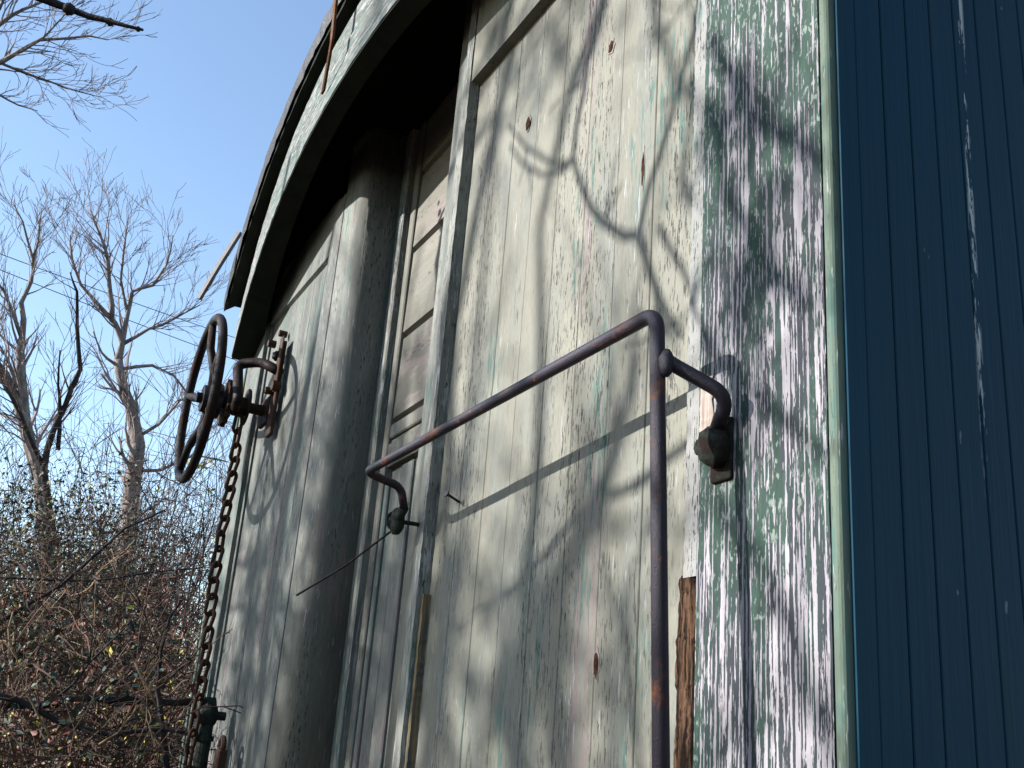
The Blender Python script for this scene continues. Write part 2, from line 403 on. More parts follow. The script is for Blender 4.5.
# side walls: beaded teal boards
def side(x, s, zt):
    m = MB(); bw = .0402; n = 60; y = YW+.026
    b0 = MB()
    m.box(min(x, x-s*.03), max(x, x-s*.03), YW-.0, y-.0008, Zb, zt, 0)
    for i in range(n):
        a = y+i*bw
        if a > 3.3: break
        x1 = x; c = .0012
        pf = [(x-s*.02, a), (x-s*c, a+.0002), (x, a+.0002+c), (x, a+bw-.0011-c), (x-s*c, a+bw-.0011), (x-s*.02, a+bw-.0012)]
        vs = [(p, q, z) for z in (Zb, zt) for p, q in pf]; k = 6
        m.add(vs, [(i_, (i_+1) % k, k+(i_+1) % k, k+i_) for i_ in range(k)]+[tuple(range(k-1, -1, -1)), tuple(range(k, 2*k))])
    m.box(min(x-s*.02, x-s*.04), max(x-s*.02, x-s*.04), y, 3.2, Zb, zt)
    return m.build('side_wall', M['teal'], WG)
side(-.7385, 1, 1.80)['label'] = 'side wall of narrow dark teal boards'
side(mir(-.7385), -1, 1.30)
b = MB(); b.box(mir(-.76), -.76, 3.17, 3.2, Zb, 1.8); b.build('rear_wall', M['teal'], WG)
b = MB(); b.box(mir(-.74), -.74, YW+.02, 3.2, Zb-.05, Zb-.001); b.build('floor', M['dark'], WG)
b = MB(); b.box(mir(-.74)-.02, -.72, YW-.03, YW+.09, Zb-.25, Zb-.052, .01)
for s_ in (-1, 1): b.box(C0+s_*.45-.07, C0+s_*.45+.07, YW+.1, 3.2, Zb-.25, Zb-.055)
b.build('end_sill', M['rust'], WG)
for yy in (1.2, 2.7):
    for s_ in (-1, 1):
        b = MB(); c = np.array([C0+s_*.72, yy, -1.22])
        b.tube([c+(-.05*s_, 0, 0), c+(-.03*s_, 0, 0), c+(-.03*s_, 0, 0), c+(.06*s_, 0, 0)], [.36, .36, .33, .33], 32)
        b.cyl(c, c-(s_*.72, 0, 0), .06); b.build('wheel', M['rust'], WG)
for yy in (1.2, 2.7):
    b = MB(); b.box(C0-.85, C0+.85, yy-.12, yy+.12, -1.1, Zb-.255); b.build('bogie_frame', M['rust'], WG)

# door recess: rounded posts, door
def rpost(xa, s, name, mat):
    m = MB(); n = 14; rr = .118; r2 = .036; L = [(xa, YW+.002), (xa+s*.003, YW-.001)]
    for k in range(0, n+1):
        q = math.pi/2*k/n; L.append((xa+s*(rr-r2+r2*math.sin(q)), YW+.010+r2*1.1*(1-math.cos(q))))
    L += [(xa+s*rr, YW+.24), (xa-s*.06, YW+.24), (xa-s*.06, YW+.031), (xa, YW+.031)]
    if s < 0: L = L[::-1]
    k = len(L); vs = [(x, y, z) for z in (Zb, 1.80) for x, y in L]
    m.add(vs, [(i, (i+1) % k, k+(i+1) % k, k+i) for i in range(k)]+[tuple(range(k-1, -1, -1)), tuple(range(k, 2*k))])
    o = m.build(name, mat, WG)
    for p in o.data.polygons:
        if len(p.vertices) == 4 and abs(p.normal.z) < .5: p.use_smooth = True
    return o
o = rpost(-2.700, 1, 'rounded_post', M['rpost']); o['label'] = 'rounded post on the left side of the door recess'
rpost(-1.834, -1, 'rounded_post', M['rpost'])
YD = .872
door = MB(); door.box(-2.60, -1.90, YD+.012, YD+.04, Zb, 1.80)
D = door.build('door', M['door'], WG)
m = MB(); m.box(-2.583, -2.537, YD-.03, YD+.05, Zb, 1.80, .004); m.box(-1.95, -1.90, YD-.03, YD+.05, Zb, 1.80, .004)
m.build('door_jamb', M['stile'], WG)
def dp(name, mat, *bx, c=.003):
    m = MB()
    for q in bx: m.box(*q, c)
    return m.build(name, mat, D)
dp('door_stile', M['door'], (-2.522, -2.487, YD-.014, YD+.011, Zb, 1.80), (-1.985, -1.955, YD-.012, YD+.011, Zb, 1.80))
# horizontal boards over the window: bevelled clapboards
m = MB()
zz = [.775, 1.012, 1.262, 1.50, 1.75]
for i in range(len(zz)-1):
    a, bb = zz[i], zz[i+1]
    x0, x1 = -2.478, -1.99
    y0 = YD-.010
    vs = [(x, y, z) for x in (x0, x1) for (y, z) in ((YD+.011, a+.004), (y0, a+.014), (y0+.004, bb-.004), (YD+.011, bb-.002))]
    m.add(vs, [(0, 1, 2, 3), (7, 6, 5, 4), (0, 4, 5, 1), (1, 5, 6, 2), (2, 6, 7, 3), (3, 7, 4, 0)])
m.build('window_boards', M['slat'], D)['label'] = 'horizontal boards nailed over the door window'
dp('lock_rail', M['door'], (-2.486, -1.99, YD-.011, YD+.011, .735, .773), (-2.486, -1.99, YD-.011, YD+.011, .660, .722), (-2.486, -1.99, YD-.004, YD+.011, .7225, .7345))
dp('lower_panel', M['left'], (-2.486, -2.462, YD-.008, YD+.011, Zb, .63), (-2.452, -2.388, YD-.004, YD+.011, Zb, .645), (-2.372, -2.30, YD-.010, YD+.011, Zb, .645), (-2.29, -1.99, YD-.006, YD+.011, Zb, .645))

# roof -----------------------------------------------------------------
def zlow(u): return 1.557-.30*u*u-.03*u**6
def yf(u): return .545+.107*u*u
def arch(name, mat, sec, u0=-1.0, u1=1.0, n=64, smooth=False, wob=0, seed=3):
    """sweeps a cross-section sec(u) -> list of (y, z) along the roof's arc"""
    m = MB(); r = random.Random(seed); vs = []; k = None
    for i in range(n+1):
        u = u0+(u1-u0)*i/n; S = sec(u); k = len(S)
        for y, z in S: vs.append((C0+1.49*u, y+r.uniform(-wob, wob), z+r.uniform(-wob, wob)))
    fs = [(i*k+j, i*k+(j+1) % k, (i+1)*k+(j+1) % k, (i+1)*k+j) for i in range(n) for j in range(k)]
    fs += [tuple(range(k-1, -1, -1)), tuple(n*k+j for j in range(k))]
    m.add(vs, fs); return m.build(name, mat, WG, smooth=smooth)
def slope(u): return .30*u*u+.03*u**6
def fs1(u): z = zlow(u); y = yf(u); h = .105+.02*u*u; return [(y, z), (y, z+h), (y+.03, z+h), (y+.03, z)]
def fs2(u): z = zlow(u)+.1095+.02*u*u; y = yf(u)+.006; h = .092-.03*u*u; return [(y, z), (y, z+h), (y+.03, z+h), (y+.03, z)]
ROOF = arch('roof', M['dark'], lambda u: [(yf(u)+.034, zlow(u)+.195), (3.25, zlow(u)+.195), (3.25, zlow(u)+.285), (yf(u)+.034, zlow(u)+.285)], -.985, .985)
arch('fascia', M['fascia'], fs1, -.955, 1.0, 90, wob=.0008)['label'] = 'lower arched fascia board with chipped pale green paint'
arch('fascia', M['fascia'], fs2, -.955, 1.0, 90, wob=.0008, seed=9)['label'] = 'upper arched fascia board with chipped pale green paint'
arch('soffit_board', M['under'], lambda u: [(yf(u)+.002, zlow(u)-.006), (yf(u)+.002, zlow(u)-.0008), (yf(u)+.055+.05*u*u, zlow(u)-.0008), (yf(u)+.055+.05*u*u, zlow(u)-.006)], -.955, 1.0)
def zr(u): return 1.865-.30*u*u-.05*u**6
def yr(u): return .515+.08*u*u
arch('roof_edge', M['under'], lambda u: [(yr(u)+.012, zr(u)-.082), (yr(u)+.012, zr(u)-.070), (yf(u)+.07, zr(u)-.070), (yf(u)+.07, zr(u)-.082)], -.97, 1.0, 80, wob=.0012)  # dark colour puts the shadow gap under the canvas into the material
arch('roof_canvas', M['tar'], lambda u: [(yr(u)+.004, zr(u)-.069), (yr(u)-.002, zr(u)-.035), (yr(u)+.004, zr(u)-.006), (yr(u)+.03, zr(u)), (3.27, zr(u)), (3.27, zr(u)-.03), (yr(u)+.05, zr(u)-.03), (yr(u)+.012, zr(u)-.060)], -1.0, 1.0, 90, wob=.0022, seed=5)
# ceiling of the overhang (closes to the wall)
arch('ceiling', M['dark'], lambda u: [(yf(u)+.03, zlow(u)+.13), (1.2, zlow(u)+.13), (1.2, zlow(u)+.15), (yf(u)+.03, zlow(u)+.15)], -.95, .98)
# torn canvas hanging at the far corner, rusty straps, metal strip
m = MB()
p = [(-3.50, .573, 1.615), (-3.56, .580, 1.585), (-3.61, .588, 1.555), (-3.65, .597, 1.525)]
vs = []
for i, q in enumerate(p):
    for dz in (0, -.05): vs.append((q[0], q[1]+.004*i, q[2]+dz)); vs.append((q[0], q[1]+.012+.004*i, q[2]+dz))
fs = []
for i in range(3):
    a = i*4; fs += [(a, a+2, a+6, a+4), (a+1, a+5, a+7, a+3), (a, a+4, a+5, a+1), (a+2, a+3, a+7, a+6)]
fs += [(0, 1, 3, 2), (12, 14, 15, 13)]
m.add(vs, fs); m.build('torn_canvas', M['tar'], WG)
def strap(pts, wd, th, name, mat, seed=1):
    m = MB(); vs = []; r = random.Random(seed)
    for p_ in pts:
        p_ = np.array(p_)
        a = wd/2*(1+r.uniform(-.15, .15))
        vs += [tuple(p_+(-a, 0, 0)), tuple(p_+(a, 0, 0)), tuple(p_+(a, th, 0)), tuple(p_+(-a, th, 0))]
    k = 4; n = len(pts)
    fs = [(i*k+j, i*k+(j+1) % k, (i+1)*k+(j+1) % k, (i+1)*k+j) for i in range(n-1) for j in range(k)]+[(3, 2, 1, 0), tuple((n-1)*4+j for j in range(4))]
    m.add(vs, fs); return m.build(name, mat, WG)
def lerp(a, b, n): return [np.array(a)*(1-i/n)+np.array(b)*(i/n) for i in range(n+1)]
strap(lerp(wy(336, -12, .497), wy(331, 40, .502), 8)+lerp(wy(329, 52, .508), wy(322, 92, .535), 8), .019, .006, 'rusty_strap', M['rustb'])['label'] = 'rusty strap running down from the roof edge over the fascia'
strap(lerp(wy(264, 175, .585), wy(260, 192, .590), 4), .03, .005, 'rusty_strap', M['rustb'], 3)['label'] = 'short rusty tab on the far roof edge'
m = MB(); a = wy(240, 232, .59); b_ = wy(199, 299, .50)
m.tube([a, a*.5+b_*.5+np.array((0, 0, .006)), b_], [.011, .011, .010], 4); m.build('loose_trim', M['metal_strip'], WG)['label'] = 'loose grey metal trim sticking out below the roof corner'

# knots and scars, nail
def knot(px, py, rx, rz, seed, long=False):
    m = MB(); c = wy(px, py, YP-.0006); r = random.Random(seed); n = 14
    def disc(y, a, b, mi, sd):
        r = random.Random(sd)
        vs = [(c[0], y, c[2])]+[(c[0]+a*math.cos(2*math.pi*k/n)*r.uniform(.7, 1.25), y, c[2]+b*math.sin(2*math.pi*k/n)*r.uniform(.7, 1.2)) for k in range(n)]
        vs += [(x, YP+.004, z) for x, _, z in vs[1:]]
        m.add(vs, [(0, 1+k, 1+(k+1) % n) for k in range(n)]+[(1+k, n+1+k, n+1+(k+1) % n, 1+(k+1) % n) for k in range(n)], mi)
    disc(YP-.0006, rx, rz, 0, seed); disc(YP-.0011, rx*.8, rz*.8, 1, seed+5)
    m.build('knot', [M['chip'], M['hole']], WG)
knot(528, 124, .011, .018, 1); knot(611, 47, .010, .016, 2); knot(596, 664, .009, .020, 3); knot(643, 168, .0045, .035, 4)
m = MB(); p0 = wy(459, 502, YP); p1 = wy(447, 494, YP-.028)
m.cyl(p1, p0, .0024, n=8); d = (p1-p0)/np.linalg.norm(p1-p0); m.cyl(p1, p1+d*.003, .0055, n=10)
m.build('nail', M['iron'], WG)['label'] = 'bent nail standing out of the planks'

# ------------------------------------------------------------------ handrail
def bend(pts, r=.02, n=6):                    # rounds the corners of a polyline
    out = [np.array(pts[0], float)]
    for i in range(1, len(pts)-1):
        p = np.array(pts[i], float); a = np.array(pts[i-1])-p; b = np.array(pts[i+1])-p
        la, lb = np.linalg.norm(a), np.linalg.norm(b); k = min(r, la*.45, lb*.45)
        A = p+a/la*k; B = p+b/lb*k
        for t in np.linspace(0, 1, n+1): out.append(A*(1-t)**2+2*p*t*(1-t)+B*t*t)
    out.append(np.array(pts[-1], float)); return out
YB, YL = YW-.096, YW-.14
B = wy(657, 312, YB); L = wy(366, 472, YL)
J = wy(662, 366, YB); E = wy(729, 396, .690); Ft = wy(714, 436, .700)
L1 = wy(401, 487, .655); L2 = wy(404, 508, .668); BALL = wy(397, 521, .672)
m = MB(); m.tube(bend([L1+np.array((.0, .0, .0)), L, B+np.array((0, 0, .0))], .012), .0075, 14)
V0 = B; V1 = wy(661, 768, YB); V1 = V1+(V1-B)*.6
HR = MB()
path = bend([L2, L1, L, B, V1], .024, 8)
# rail slightly fatter near the bend
HR.tube(path, [.0076+.0012*min(1, max(0, (p_[0]+1.7)/.7)) for p_ in path], 14)
hr = HR.build('handrail', M['rail'], WG, smooth=True); hr['label'] = 'rust-freckled dark iron handrail bent down beside the corner post'
m = MB(); m.tube(bend([J+np.array((-.002, 0, .012)), J+np.array((.006, .012, .002)), E, Ft], .022, 8), [.0086]*2+[.0083]*15+[.0078]*2 if False else .0082, 14)
m.build('bracket', M['iron'], hr, smooth=True)
m = MB(); m.lump(J+np.array((.004, .003, .003)), .0088, 3, 8, (1, 1, 1.9), .05); m.build('weld', M['iron'], hr, smooth=True)
m = MB(); m.lump(Ft+np.array((.0, .0, -.012)), .023, 5, 7, (1, .75, 1.05), .10); m.cyl(Ft+np.array((-.012, -.012, -.012)), Ft+np.array((-.012, .012, -.012)), .010, n=6)
m.box(Ft[0]-.02, Ft[0]+.017, .709, .7145, Ft[2]-.05, Ft[2]+.022, .002); m.build('mounting_foot', M['mossy'], hr, smooth=True)
m = MB(); m.lump(BALL, .0205, 9, 8, (.9, .7, 1.25), .07); m.cyl(BALL, BALL+np.array((.02, .055, -.004)), .004, n=8)
m.ring(BALL+np.array((-.004, -.002, .0)), .016, .0032, 0, 20, 6); m.tube([L2, BALL], [.009, .009], 10); m.build('mounting_foot', M['mossy'], hr, smooth=True)
m = MB(); m.tube([BALL+np.array((0, 0, -.012)), wy(345, 566, .655), wy(297, 595, .635)], [.0022, .0022, .0026], 8); m.build('pin', M['wheel'], hr, smooth=True)

# ------------------------------------------------------------------ hand brake
YH = .508
Wc = wy(198, 397, YH); Wc = np.array([-3.305, YH, .985])
FT = wy(272, 412, YW)
HB = MB()
RW = .258
HB.ring(Wc, RW, .0145, 1, 72, 12)
hw = HB.build('hand_wheel', M['wheel'], WG, smooth=True); hw['label'] = 'large dark iron hand brake wheel standing off the end wall'
m = MB()
for k in range(5):
    q = 2*math.pi*k/5+.35; d = np.array([math.cos(q), 0, math.sin(q)])
    pp = [Wc+d*.03+np.array((0, .035, 0)), Wc+d*.09+np.array((0, .030, 0)), Wc+d*.17+np.array((0, .006, 0)), Wc+d*(RW-.004)]
    m = MB(); m.tube(pp, [.018, .015, .013, .012], 8); m.build('spoke', M['wheel'], hw, smooth=True)
m = MB(); m.cyl(Wc+(0, .005, 0), Wc+(0, .062, 0), .042, .056, 18); m.cyl(Wc+(0, -.012, 0), Wc+(0, .004, 0), .017, n=6); m.build('hub', M['wheel'], hw)
# brake shaft, ratchet drum, bracket, plate
m = MB(); sh0 = Wc+np.array((0, .02, -.0)); m.cyl(sh0, np.array((Wc[0], YW+.010, Wc[2])), .0175, n=16)
m.box(Wc[0]-.045, Wc[0]+.06, YW-.010, YW+.002, Wc[2]-.05, Wc[2]+.04, .003)
m.build('brake_shaft', M['rustb'] if False else M['rust'], WG, smooth=False)
rc = Wc+np.array((0, .075, 0))
m = MB(); n = 14; vs = []
for y in (rc[1], rc[1]+.016):
    for k in range(2*n):
        q = math.pi*k/n; rr = .078 if k % 2 == 0 else .064; vs.append((rc[0]+rr*math.cos(q+(.12 if k % 2 == 0 else 0)), y, rc[2]+rr*math.sin(q+(.12 if k % 2 == 0 else 0))))
m.add(vs, [tuple(range(2*n-1, -1, -1)), tuple(range(2*n, 4*n))]+[(k, (k+1) % (2*n), 2*n+(k+1) % (2*n), 2*n+k) for k in range(2*n)])
m.build('ratchet', M['rust'], WG)
m = MB(); m.cyl(rc+(0, .020, 0), rc+(0, .070, 0), .030, n=16); m.cyl(rc+(0, .068, 0), rc+(0, .074, 0), .060, n=16); m.build('chain_drum', M['rust'], WG)
# goose-neck arm from the bearing up and in to the plate
a0 = wy(240, 428, .60); 
arm = bend([rc+np.array((.03, .03, -.03)), wy(238, 400, .60), wy(238, 364, .60), wy(262, 362, .665), wy(280, 372, .712)], .03, 7)
m = MB(); m.tube(arm, [.016]*len(arm), 10); m.lump(wy(277, 356, .70), .016, 3, 6); m.build('brake_bracket', M['wheel'], WG, smooth=True)
Pc = wy(280, 372, .715)
m = MB(); m.box(Pc[0]-.035, Pc[0]+.02, .706, .7185, FT[2]-.09, Pc[2]+.10, .003); m.box(Pc[0]-.0, Pc[0]+.036, .7, .7055, Pc[2]-.07, Pc[2]+.11, .002)
m.build('back_plate', M['rust'], WG)
for i, (x, y, yy, rr) in enumerate(((268, 343, .69, .013), (272, 385, .69, .017), (279, 333, .70, .011), (265, 390, .68, .012))):
    c = wy(x, y, yy); m = MB(); m.cyl(c, c+(0, .026, 0), rr, n=6); m.cyl(c+(0, .02, 0), np.array((c[0], .716, c[2])), rr*.55, n=8); m.build('bolt', M['rust'], WG)
# brake pipe fittings low on the far corner post
m = MB(); q = wy(208, 715, .665)
m.cyl(q+(0, 0, -.55), q+(0, 0, -.02), .020, n=14); m.lump(q+np.array((0, 0, .0)), .030, 4, 7, (1, 1, 1.25), .05); m.cyl(q+(0, 0, .02), q+(0, 0, .048), .022, .016, 6)
m.cyl(q, np.array((q[0], .714, q[2])), .012, n=8); m.cyl(q+(0, 0, -.07), q+(0, 0, -.055), .027, n=14)
m.build('brake_pipe', M['mossy'], WG, smooth=False)['label'] = 'mossy pipe fitting at the foot of the far corner post'
m = MB(); q = wy(222, 745, .68)
m.ring(q+np.array((0, 0, .0)), .018, .008, 1, 20, 8); m.box(q[0]-.024, q[0]+.024, q[1]-.012, q[1]+.012, q[2]-.12, q[2]-.012, .004); m.box(q[0]-.05, q[0]+.02, q[1]-.02, .714, q[2]-.17, q[2]-.11, .004)
m.build('pipe_clamp', M['rust'], WG)

# ------------------------------------------------------------------ chain
c0 = Wc+np.array((.03, .075+.045, -.03)); c0 = wy(238, 424, .63); c1 = wy(188, 768, .628)
CH = empty('chain', c1); tag(CH, 'rusty link chain hanging from the hand brake down past the wall edge', 'chain')
r = random.Random(3); Ld = (c1-c0); tot = np.linalg.norm(Ld); nl = 31
lk = MB(); n = 20; pts = []
for i in range(n):
    q = 2*math.pi*i/n; pts.append(np.array([.0135*math.cos(q), 0, .0135*math.sin(q)+(.0165 if math.sin(q) >= 0 else -.0165)]))
pts.append(pts[0]); pts.append(pts[1])
lk.tube(pts, .0056, 8, cap=False)
step = .0475; k = int(tot/step)+3
for i in range(k):
    t = i*step/tot; p_ = c0+Ld*t+np.array((0.006*math.sin(i*.35), .004*math.sin(i*.5), 0))
    if i == 0:
        ORG_save = ORG[CH]; lkc = MB(); lkc.v = [tuple(np.array(v)+ORG[CH]) for v in lk.v]; lkc.f = lk.f; lkc.m = lk.m
        first = lkc.build('link', M['rust'], CH, smooth=True); o = first
    else:
        o = first.copy(); COL.objects.link(o); o.parent = CH
    o.location = tuple(p_-ORG[CH]); o.rotation_euler = (r.uniform(-.12, .12), math.radians(r.uniform(2, 12)), (0.5 if i % 2 else 0.5+math.pi/2)+r.uniform(-.25, .25))

# ------------------------------------------------------------------ trees
def grow(m, p, d, L, r, depth, rnd, kink=.22, sub=3, spread=.6, up=.1, rmin=.003, sides=5):
    n = max(3, int(4+depth)); pts = [p]; rad = [r]; seg = L/n; q = p.copy(); dd = d.copy(); nodes = []
    for i in range(n):
        dd = dd+np.array([rnd.gauss(0, kink), rnd.gauss(0, kink), rnd.gauss(0, kink)+up*.3]); dd /= np.linalg.norm(dd)
        q = q+dd*seg; pts.append(q.copy()); rad.append(max(rmin, r*(1-.72*(i+1)/n))); nodes.append((q.copy(), dd.copy(), rad[-1]))
    m.tube(pts, rad, max(3, sides), cap=False)
    if depth <= 0: return
    for j in range(sub+(1 if rnd.random() < .5 else 0)):
        q, dd, rr = nodes[min(len(nodes)-1, int(rnd.uniform(.2, 1)*len(nodes)))]
        a = np.array([rnd.gauss(0, 1), rnd.gauss(0, 1), rnd.gauss(0, 1)]); a -= dd*(a@dd); a /= np.linalg.norm(a)
        nd = dd+a*spread*rnd.uniform(.6, 1.3)+np.array([0, 0, up]); nd /= np.linalg.norm(nd)
        grow(m, q, nd, L*rnd.uniform(.45, .72), max(rmin, rr*.75), depth-1, rnd, kink, sub, spread, up, rmin, sides-1)
def limb(m, tw, pts, rads, rnd, twigs=6, tl=.9, depth=2, dist=None, rmin=.004, up=.12, sub=3, t0=.25, cone=.7):
    """a traced limb with side twigs; pts in metres"""
    P = [np.array(p, float) for p in pts]; out = []; ro = []
    for i in range(len(P)-1):
        for t in (0, .5):
            out.append(P[i]*(1-t)+P[i+1]*t+np.array([rnd.gauss(0, 1), rnd.gauss(0, 1), rnd.gauss(0, 1)])*rads[i]*.25); ro.append(rads[i]*(1-t)+rads[i+1]*t)
    out.append(P[-1]); ro.append(rads[-1]); m.tube(out, ro, 7)
    for j in range(twigs):
        f = t0+(1-t0)*(j+rnd.random())/twigs; x = f*(len(out)-1); i = min(int(x), len(out)-2); q = out[i]*(1-(x-i))+out[i+1]*(x-i)
        dd = out[i+1]-out[i]; dd /= np.linalg.norm(dd)+1e-9
        a = np.array([rnd.gauss(0, 1), rnd.gauss(0, 1), rnd.gauss(0, 1)]); a -= dd*(a@dd); a /= np.linalg.norm(a)
        nd = dd+a*cone; nd /= np.linalg.norm(nd)
        grow(tw, q, nd, tl*rnd.uniform(.6, 1.2), max(rmin, ro[i]*.4), depth, rnd, .13, sub, .5, up, rmin, 4)
def PX(seq, d): return [at(x, y, d) for x, y in seq]
def tree(name, label, limbs, d, seed, bark, twig, base=True, twigr=.0026, **kw):
    rnd = random.Random(seed)
    p0 = at(*limbs[0][0][0], d); root = empty(name, (p0[0], p0[1], -1.6)); tag(root, label, 'tree')
    tr = MB(); tw = MB()
    if base: tr.tube([np.array((p0[0], p0[1], -1.65)), np.array((p0[0], p0[1], -1.3)), p0], [limbs[0][1][0]*1.5, limbs[0][1][0]*1.1, limbs[0][1][0]], 9)
    for seq, rads, nt_, tl, dep in limbs:
        limb(tr, tw, PX(seq, d), rads, rnd, int(nt_*1.7), tl*.66, dep, rmin=twigr, sub=2, **kw)
    tr.build('trunk', bark, root, smooth=True); tw.build('crown', twig, root)
    return root
dA = 13.0; s = dA/1064
tree('bare_tree', 'bare pale forked tree rising above the thicket at the left edge', [
    ([(52, 560), (42, 500), (33, 448), (24, 400), (20, 355), (22, 339)], [8*s, 7*s, 5.5*s, 4.5*s, 3.8*s, 3.5*s], 8, 1.0, 2),
    ([(22, 339), (22, 302), (32, 282), (33, 259), (23, 222), (14, 205)], [3*s, 2.2*s, 1.7*s, 1.3*s, .8*s, .4*s], 9, .8, 2),
    ([(32, 265), (38, 240), (42, 208)], [1.3*s, .9*s, .4*s], 6, .5, 2),
    ([(42, 500), (14, 400), (-8, 350), (-20, 300)], [4*s, 3*s, 2*s, 1*s], 10, .9, 2),
    ([(22, 339), (5, 292), (-12, 270)], [2*s, 1.4*s, .6*s], 6, .8, 2),
    ([(30, 430), (8, 372), (-10, 352)], [3*s, 2*s, 1*s], 5, .8, 2)], dA, 3, M['bark'], M['twig'])
dB = 12.0; s = dB/1064
tree('bare_tree', 'slim dark crooked tree between the two pale bare trees', [
    ([(50, 540), (44, 470), (52, 430), (63, 409), (80, 369), (77, 325), (77, 292), (70, 272)], [4*s, 3.2*s, 2.8*s, 2.5*s, 2.2*s, 1.7*s, 1.3*s, .5*s], 6, .6, 1),
    ([(58, 450), (60, 409), (58, 385), (60, 350)], [2.2*s, 1.8*s, 1.2*s, .6*s], 6, .6, 2),
    ([(44, 470), (20, 415), (0, 378)], [2.2*s, 1.8*s, 1.2*s], 6, .6, 2)], dB, 8, M['bark_dark'], M['brown_twig'])
dC = 14.0; s = dC/1064
tree('bare_tree', 'tall bare vine-hung tree beside the hand wheel', [
    ([(110, 640), (122, 570), (131, 500), (137, 448), (133, 422), (123, 392), (118, 359)], [9*s, 8.5*s, 8*s, 7*s, 6*s, 5*s, 4.2*s], 10, 1.1, 2),
    ([(118, 359), (122, 342), (114, 322), (107, 315)], [3.5*s, 3*s, 2.6*s, 2.4*s], 3, .6, 2),
    ([(107, 315), (80, 285), (72, 259), (70, 235)], [2*s, 1.4*s, 1*s, .5*s], 10, .7, 2),
    ([(112, 322), (110, 290), (107, 259), (100, 235), (90, 209)], [2.6*s, 2.2*s, 1.8*s, 1.2*s, .5*s], 12, .8, 2),
    ([(119, 359), (128, 315), (133, 292), (153, 285), (167, 265), (173, 235)], [2.8*s, 2.2*s, 1.8*s, 1.5*s, 1*s, .5*s], 12, .8, 2),
    ([(128, 315), (121, 280), (124, 250), (128, 222)], [1.6*s, 1.2*s, .9*s, .4*s], 10, .6, 2),
    ([(122, 345), (150, 329), (173, 319), (200, 305)], [2*s, 1.5*s, 1.1*s, .5*s], 10, .7, 2),
    ([(123, 368), (153, 365), (173, 375), (187, 392), (205, 400)], [1.8*s, 1.5*s, 1.2*s, .9*s, .4*s], 9, .8, 2),
    ([(130, 440), (160, 425), (180, 400), (215, 402)], [2.0*s, 1.5*s, 1.1*s, .5*s], 9, .9, 2),
    ([(136, 470), (160, 470), (195, 455), (228, 462)], [2.0*s, 1.5*s, 1.1*s, .5*s], 9, .9, 2)], dC, 21, M['bark'], M['twig'])
dD = 9.0; s = dD/1064
tree('bare_tree', 'pale lichen-spotted tree reaching in over the upper left corner', [
    ([(-420, 560), (-330, 300), (-240, 180), (-150, 120)], [18*s, 14*s, 9*s, 6*s], 4, .9, 2),
    ([(-150, 120), (-70, 84), (0, 62), (40, 40), (90, 36), (108, 40)], [5*s, 4*s, 2.2*s, 1.5*s, .9*s, .4*s], 12, .42, 2),
    ([(-150, 120), (-60, 60), (0, 24), (22, 10), (42, 2)], [4*s, 3*s, 2*s, 1.4*s, 1*s], 10, .4, 2),
    ([(-70, 84), (0, 63), (28, 74), (50, 82), (80, 92), (104, 98)], [2.5*s, 1.4*s, 1.2*s, .9*s, .6*s, .25*s], 12, .4, 2),
    ([(20, 52), (45, 36), (60, 20), (72, 6)], [1.4*s, 1.0*s, .7*s, .3*s], 6, .35, 2),
    ([(-60, 95), (0, 95), (18, 105), (38, 111)], [2*s, 1*s, .7*s, .3*s], 6, .25, 1),
    ([(-60, 60), (0, 10), (6, -10)], [2*s, 1.5*s, 1*s], 6, .4, 2)], dD, 5, M['bark'], M['twig'], twigr=.0020)

# the multi-stemmed tree whose branches shade the end wall (out of frame on the left, its tip shows at the top)
def sv(px, py, t): return wy(px, py, YW)-LD*t
ST = MB(); rnd = random.Random(77)
base = sv(470, 900, 5.2); base = np.array((base[0], base[1], -1.62))
def stem(seq, rads, twigs=0, tl=.3, depth=1, cone=.8, rmin=.003, m2=None):
    P = [sv(*q) for q in seq]; rads = [x*(1.15 if seq[0][0] < 700 else .7) for x in rads]
    limb(ST, ST, P, rads, rnd, twigs, tl, depth, rmin=rmin, cone=cone)
def stem_w(P, rads): limb(ST, ST, P, rads, rnd, 0)
t1 = [sv(405, 830, 5.2), sv(418, 740, 5.1), sv(437, 560, 5.1), sv(447, 330, 5.0), sv(465, 230, 4.9), sv(492, 110, 4.8), sv(516, 10, 4.7), sv(540, -90, 4.6), sv(575, -200, 4.5)]
t1 = [base, t1[0]]+t1[1:]
stem_w(t1, [.06, .03, .026, .024, .022, .022, .022, .020, .016, .01])
stem_w([base+np.array((.12, .05, 0)), sv(500, 900, 4.6), sv(505, 768, 4.6), sv(515, 640, 4.5), sv(530, 480, 4.4), sv(533, 330, 4.3), sv(532, 220, 4.2), sv(560, 90, 4.1), sv(600, -20, 4.0), sv(640, -140, 3.9)],
       [.06, .03, .026, .024, .020, .016, .014, .018, .018, .010])
